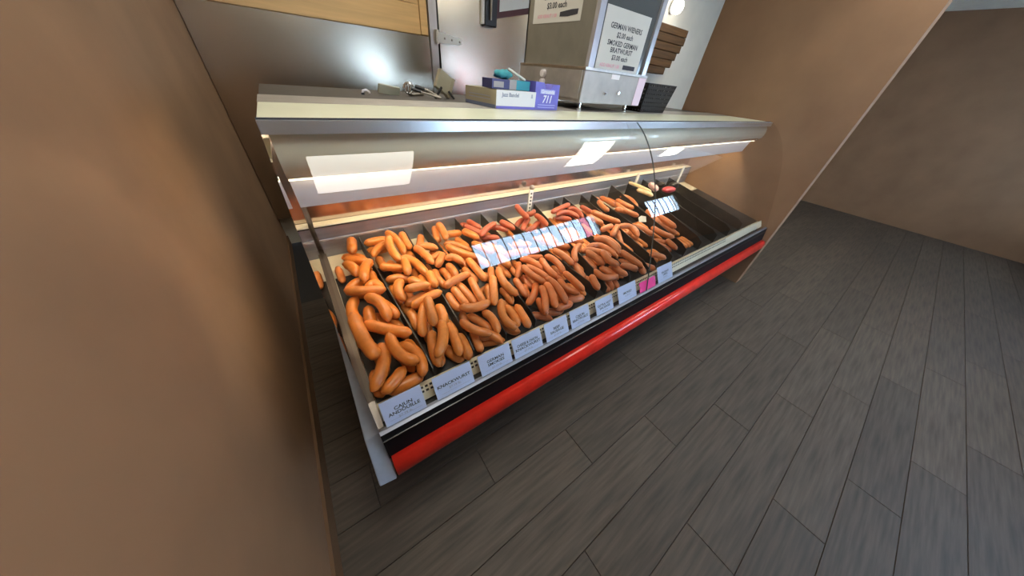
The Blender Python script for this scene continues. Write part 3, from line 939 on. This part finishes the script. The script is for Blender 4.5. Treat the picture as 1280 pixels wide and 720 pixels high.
# ------------------------------------------------------------------ food warmer on the case top
wm = thing('food_warmer', 'tall stainless food warmer cabinet standing on the case top', 'food warmer', (1.66, 1.58, TOPZ))
WX0, WX1, WY0, WY1 = 1.395, 1.925, 1.305, 1.875
MB().box(1.375, 1.94, 1.295, WY1 + .01, 1.452, 1.600).build('base', 'steel_base', wm, bevel=.004)
MB().box(1.372, 1.943, 1.292, WY1 + .012, 1.600, 1.612).build('base_rim', 'steel_trim', wm)
MB().box(1.368, 1.3745, 1.31, WY1, 1.47, 1.598).build('side_plate', 'steel_base', wm)
MB().box(1.862, 1.938, 1.2925, 1.2945, 1.455, 1.598).build('corner_plate', 'pink_side', wm)
MB().box(WX0, WX0 + .012, WY0 + .02, WY1, 1.612, 2.10).build('side_wall', 'steel_beige', wm)
MB().box(WX1 - .012, WX1, WY0 + .02, WY1, 1.612, 2.10).build('side_wall', 'steel_beige', wm)
MB().box(WX0, WX1, WY1 - .012, WY1, 1.612, 2.10).build('rear_wall', 'steel_beige', wm)
MB().box(WX0 - .005, WX1 + .005, WY0 - .005, WY1 + .005, 2.10, 2.16).build('roof', 'steel_base', wm)
MB().box(WX0, WX0 + .042, WY0 - .006, WY0 + .02, 1.612, 2.10).build('corner_post', 'bright_trim', wm)
MB().box(WX1 - .038, WX1, WY0 - .006, WY0 + .02, 1.612, 2.10).build('corner_post', 'bright_trim', wm)
MB().box(WX0 + .042, WX1 - .038, WY0 + .008, WY0 + .016, 1.612, 2.10).build('glass_front', 'dark_glass', wm)
for fx, fy in ((1.405, 1.315), (1.83, 1.315), (1.405, 1.84), (1.91, 1.84)):
    z0 = TOPZ + .0008 if fy < 1.4 else 1.4085
    f = MB().tube([(fx, fy, z0), (fx, fy, z0 + .006), (fx, fy, z0 + .010), (fx, fy, 1.452)], [.013, .013, .008, .008], 12).build('foot', 'chrome', wm, smooth=False)
MB().box(1.60, 1.672, 1.2935, 1.2955, 1.574, 1.597).build('rating_label', 'label_white', wm)
for kx, kz, m2 in ((1.565, 1.505, 'chrome'), (1.69, 1.512, 'chrome')):
    MB().tube([(kx, 1.296, kz), (kx, 1.282, kz)], .008, 10).build('switch', m2, wm)
MB().tube([(1.3675, 1.62, 1.568), (1.345, 1.62, 1.568)], [.020, .017], 14).build('knob', 'label_white', wm, smooth=False)
MB().tube([(1.3675, 1.62, 1.528), (1.345, 1.62, 1.528)], [.016, .014], 14).build('knob', 'label_white', wm, smooth=False)

# sheet on the front
sg = thing('menu_sheet', 'white paper listing german wieners and smoked bratwurst on the warmer front', 'paper sign', (1.65, WY0 + .006, 1.613))
SX0, SX1, SZ0, SZ1 = 1.458, 1.84, 1.6135, 1.86
fr = frame_of((SX0, WY0 + .0065, SZ0), (1, 0, 0), (0, 0, 1))
sw, sh = SX1 - SX0, SZ1 - SZ0
MB().zprism([(0, 0), (sw, 0), (sw, sh), (0, sh)], 0, .001, fr).build('paper', 'paper', sg)
for ln, y, sz, sq in (('GERMAN WIENERS', .178, .030, 1.08), ('$2.00 each', .146, .030, 1.10), ('SMOKED GERMAN', .112, .030, 1.08), ('BRATWURST', .084, .030, 1.12), ('$3.00 each', .054, .030, 1.10)):
    text_mesh('lettering', ln, sz, 'ink', sg, fr, sw * .50, y, .0016, sq * (1.0 if '$' not in ln else 1.0), .0)
text_mesh('lettering', 'ADD KRAUT 1.00', .021, 'ink_pink', sg, fr, sw * .31, .018, .0016, 1.05)
MB().zprism([(sw * .62, .010), (sw * .92, .010), (sw * .92, .030), (sw * .62, .030)], .001, .0018, fr).build('blackout_bar', 'ink', sg)
text_mesh('lettering', 'menu', .012, 'card_pink', sg, fr, sw * .5, sh - .03, .0016, 1.0) if False else None
# sheet on the side
sg = thing('menu_sheet', 'white paper ending in 3.00 each on the warmer side', 'paper sign', (WX0 - .002, 1.62, 1.79))
fr = frame_of((WX0 - .0006, 1.818, 1.795), (0, -1, 0), (0, 0, 1))
MB().zprism([(0, 0), (.398, 0), (.398, .255), (0, .255)], 0, .001, fr).build('paper', 'paper', sg)
for ln, y, sz in (('SMOKED', .142, .034), ('BRATWURST', .105, .034), ('$3.00 each', .068, .034)):
    text_mesh('lettering', ln, sz, 'ink', sg, fr, .20, y, .0016, 1.1)
text_mesh('lettering', 'ADD KRAUT 1.00', .021, 'ink_pink', sg, fr, .125, .028, .0016, 1.05)
MB().zprism([(.235, .022), (.30, .020), (.372, .026), (.374, .046), (.32, .046), (.235, .040)], .001, .0018, fr).build('blackout_bar', 'ink', sg)

# ------------------------------------------------------------------ boxes on the case top
bx = thing('glove_box', 'flat tan and white carton with blue base stripe on the case top', 'box', (.90, 1.37, TOPZ))
bm = frame_of((.806, 1.273, TOPZ + .0015), (.998, -.035, 0), (-.16, .98, 0))
wB, dB, hB = .226, .23, .072
MB().box(0, wB, 0, dB, 0, hB, bm).build('carton', 'box_tan', bx)
fm = frame_of(tuple(bm @ Vector((0, -.0005, 0))), (.998, -.035, 0), (0, 0, 1))
MB().zprism([(.001, .011), (wB - .001, .011), (wB - .001, hB), (.001, hB)], 0, .001, fm).build('front_panel', 'box_white', bx)
MB().zprism([(.001, 0), (wB - .001, 0), (wB - .001, .0105), (.001, .0105)], 0, .001, fm).build('blue_stripe', 'box_purple', bx)
text_mesh('lettering', 'Jazz Bandel', .021, 'ink_blue', bx, fm, .078, .054, .0016, 1.0)
MB().zprism([(wB - .03, .046), (wB - .018, .046), (wB - .022, .062), (wB - .028, .062)], .001, .0016, fm).build('emblem', 'ink_grey', bx)
sm = frame_of(tuple(bm @ Vector((-.0005, dB, 0))), (.16, -.98, 0), (0, 0, 1))
MB().zprism([(.002, 0), (dB - .002, 0), (dB - .002, .014), (.002, .014)], 0, .001, sm).build('dark_stripe', 'ink_blue', bx)
for zz in (.030, .042):
    MB().zprism([(.03, zz), (dB - .04, zz), (dB - .04, zz + .0025), (.03, zz + .0025)], 0, .001, sm).build('printed_line', 'ink_grey', bx)

nb = thing('narrow_carton', 'navy, grey and teal carton lying on the flat tan carton', 'box', (.91, 1.33, TOPZ + .074))
z0 = TOPZ + .0745
for a, b, mt, nm in ((.800, .895, 'box_navy', 'navy_section'), (.8955, .935, 'box_grey', 'grey_section'), (.9355, 1.015, 'box_teal', 'teal_section')):
    MB().box(a, b, 1.30, 1.39, z0, z0 + .036).build(nm, mt, nb)
MB().box(.808, .862, 1.2985, 1.2998, z0 + .006, z0 + .028).build('printed_panel', 'box_grey', nb)

pb = thing('purple_carton', 'purple carton with notched top printed 711', 'box', (1.11, 1.33, TOPZ))
PX0, PX1, PY0, PY1 = 1.036, 1.192, 1.272, 1.365
z1 = TOPZ + .0015
prof = [(PX0, z1), (PX1, z1), (PX1 - .004, z1 + .108), (PX1 - .05, z1 + .104), (PX1 - .062, z1 + .086), (PX0 + .062, z1 + .088), (PX0 + .048, z1 + .112), (PX0 - .006, z1 + .114)]
k = len(prof)
MB().add([(x, y, z) for y in (PY0, PY1) for x, z in prof], [tuple(range(k)), tuple(range(k, 2 * k))[::-1]] + [(i, k + i, k + (i + 1) % k, (i + 1) % k) for i in range(k)]).build('carton', 'box_purple', pb)
fm = frame_of((PX0, PY0 - .0003, z1), (1, 0, 0), (0, 0, 1))
MB().zprism([(.028, .068), (.124, .066), (.124, .084), (.028, .086)], 0, .0008, fm).build('printed_band', 'box_lilac', pb)
text_mesh('lettering', 'Grounds', .022, 'ink_white', pb, fm, .076, .076, .0014, 1.1)
text_mesh('lettering', '711', .044, 'ink_white', pb, fm, .076, .044, .0014, .95, .2)
for zz in (.020, .010):
    MB().zprism([(.02, zz), (.136, zz - .001), (.136, zz + .002), (.02, zz + .003)], 0, .0008, fm).build('printed_line', 'box_lilac', pb)

z2 = TOPZ + .0745 + .037
tc_ = thing('teal_cloth', 'crumpled teal cloth on the navy and teal carton', 'cloth', (.88, 1.345, z2))
cb = MB().ball((0, 0, 0), 1, 16, 8)
rr = random.Random(2)
cb.v = [(.885 + x * .045 * (1 + .25 * math.sin(9 * y + 3 * z)), 1.345 + y * .035, z2 + .017 + z * .0165 * (1 + .3 * math.sin(7 * x + 2 * y))) for x, y, z in cb.v]
cb.build('folds', 'teal_cloth', tc_, smooth=True)
pen = thing('white_stick', 'thin white stick leaning across the teal cloth', 'stick', (.95, 1.34, z2))
MB().tube([(.905, 1.33, z2 + .040), (1.005, 1.33, z2 + .004)], .0042, 8).build('shaft', 'stick_white', pen)
MB().tube([(1.003, 1.33, z2 + .0046), (1.010, 1.33, z2 + .002)], [.004, .0012], 8).build('tip', 'ink_grey', pen)

# ------------------------------------------------------------------ tools on the rear shelf
SZ = 1.4085
sc = thing('scale_head', 'tan plastic scale display tilted on thin black legs', 'scale display', (.75, 1.74, SZ))
dm = frame_of((.700, 1.73, SZ + .052), (.62, 0, -.38), (.42, .10, .86))
MB().box(0, .085, 0, .088, -.018, .018, dm).build('housing', 'tan_plastic', sc, bevel=.004)
MB().box(.078, .092, -.002, .090, -.020, .020, dm).build('bezel', 'box_tan', sc)
for p, q in (((.730, 1.705, SZ + .050), (.685, 1.69, SZ + .001)), ((.770, 1.705, SZ + .035), (.795, 1.69, SZ + .001))):
    MB().tube([p, q], .006, 8).build('leg', 'black', sc)
tg = thing('serving_tongs', 'pair of steel and black serving tongs lying on the rear shelf', 'tongs', (.63, 1.7, SZ))
for dx, dz in ((0, 0), (.02, .012)):
    MB().tube([(.575 + dx, 1.72, SZ + .034 + dz), (.63 + dx, 1.70, SZ + .022 + dz), (.70 + dx * .3, 1.66, SZ + .006)], .0045, 8).build('arm', 'steel_dull', tg)
    MB().tube([(.57 + dx, 1.72, SZ + .036 + dz), (.615 + dx, 1.705, SZ + .026 + dz)], .008, 8).build('grip', 'black', tg)
ld = thing('steel_whisk', 'round steel wire whisk head standing above the tongs', 'whisk', (.565, 1.75, SZ))
for k in range(6):
    a = math.pi * k / 6
    MB().tube([(.567 + .026 * math.cos(t) * math.cos(a), 1.755 + .026 * math.cos(t) * math.sin(a), SZ + .034 + .026 * math.sin(t)) for t in np.linspace(-math.pi / 2, 1.5 * math.pi, 17)], .0024, 5).build('wire', 'chrome', ld)
MB().tube([(.567, 1.755, SZ + .010), (.590, 1.77, SZ + .004), (.66, 1.80, SZ + .008)], .0075, 8).build('handle', 'steel_dull', ld)
cbd = thing('tan_board', 'small tan cutting board leaning beside the whisk', 'board', (.47, 1.78, SZ))
MB().box(-.055, .055, -.006, .006, 0, .042, frame_of((.468, 1.78, SZ + .001), (1, .1, 0), (-.1, .9, .35)) @ Matrix.Rotation(math.radians(8), 4, 'Y')).build('board', 'tan_plastic', cbd, bevel=.003)
kb = thing('shelf_clip', 'small white plastic clip standing on the rear shelf', 'clip', (.345, 1.72, SZ))
MB().tube([(.33, 1.72, SZ + .005), (.335, 1.72, SZ + .016), (.350, 1.72, SZ + .020), (.362, 1.72, SZ + .012), (.364, 1.72, SZ + .004)], .005, 8).build('loop', 'label_white', kb, smooth=True)
MB().box(.326, .338, 1.712, 1.728, SZ + .0005, SZ + .008).build('base', 'black', kb)

# ------------------------------------------------------------------ black perforated basket beside the warmer
bk = thing('plastic_basket', 'black perforated plastic basket beside the food warmer', 'basket', (2.25, 1.40, TOPZ))
bx0, bx1, by0, by1, bz0, bz1 = 2.03, 2.33, 1.33, 1.47, TOPZ + .002, TOPZ + .165


def bwall(p0, p1, q0, q1, nu, nv, name):
    """perforated wall panel between bottom edge p0-p1 and top edge q0-q1"""
    p0, p1, q0, q1 = [Vector(v) for v in (p0, p1, q0, q1)]
    nrm = (p1 - p0).cross(q0 - p0).normalized() * .003
    at = lambda u, v: (p0.lerp(p1, u)).lerp(q0.lerp(q1, u), v)
    mb = MB()

    def slab(u0, u1, v0, v1):
        c = [at(u0, v0), at(u1, v0), at(u1, v1), at(u0, v1)]
        mb.add([tuple(x - nrm) for x in c] + [tuple(x + nrm) for x in c], [(3, 2, 1, 0), (4, 5, 6, 7), (0, 1, 5, 4), (1, 2, 6, 5), (2, 3, 7, 6), (3, 0, 4, 7)])
    for j in range(nv + 1):
        v = j / nv
        slab(0, 1, max(0, v - .32 / nv), min(1, v + .32 / nv))
    for i in range(nu + 1):
        u = i / nu
        slab(max(0, u - .28 / nu), min(1, u + .28 / nu), 0, 1)
    return mb.build(name, 'black_plastic', bk)


e = .022
bwall((bx0, by0, bz0), (bx1, by0, bz0), (bx0 - e, by0 - e, bz1), (bx1 + e, by0 - e, bz1), 12, 7, 'front_wall')
bwall((bx0, by1, bz0), (bx0, by0, bz0), (bx0 - e, by1 + e, bz1), (bx0 - e, by0 - e, bz1), 6, 7, 'side_wall')
bwall((bx1, by0, bz0), (bx1, by1, bz0), (bx1 + e, by0 - e, bz1), (bx1 + e, by1 + e, bz1), 6, 7, 'side_wall')
bwall((bx1, by1, bz0), (bx0, by1, bz0), (bx1 + e, by1 + e, bz1), (bx0 - e, by1 + e, bz1), 12, 7, 'rear_wall')
MB().box(bx0, bx1, by0, by1, TOPZ + .001, TOPZ + .006).build('bottom', 'black_plastic', bk)
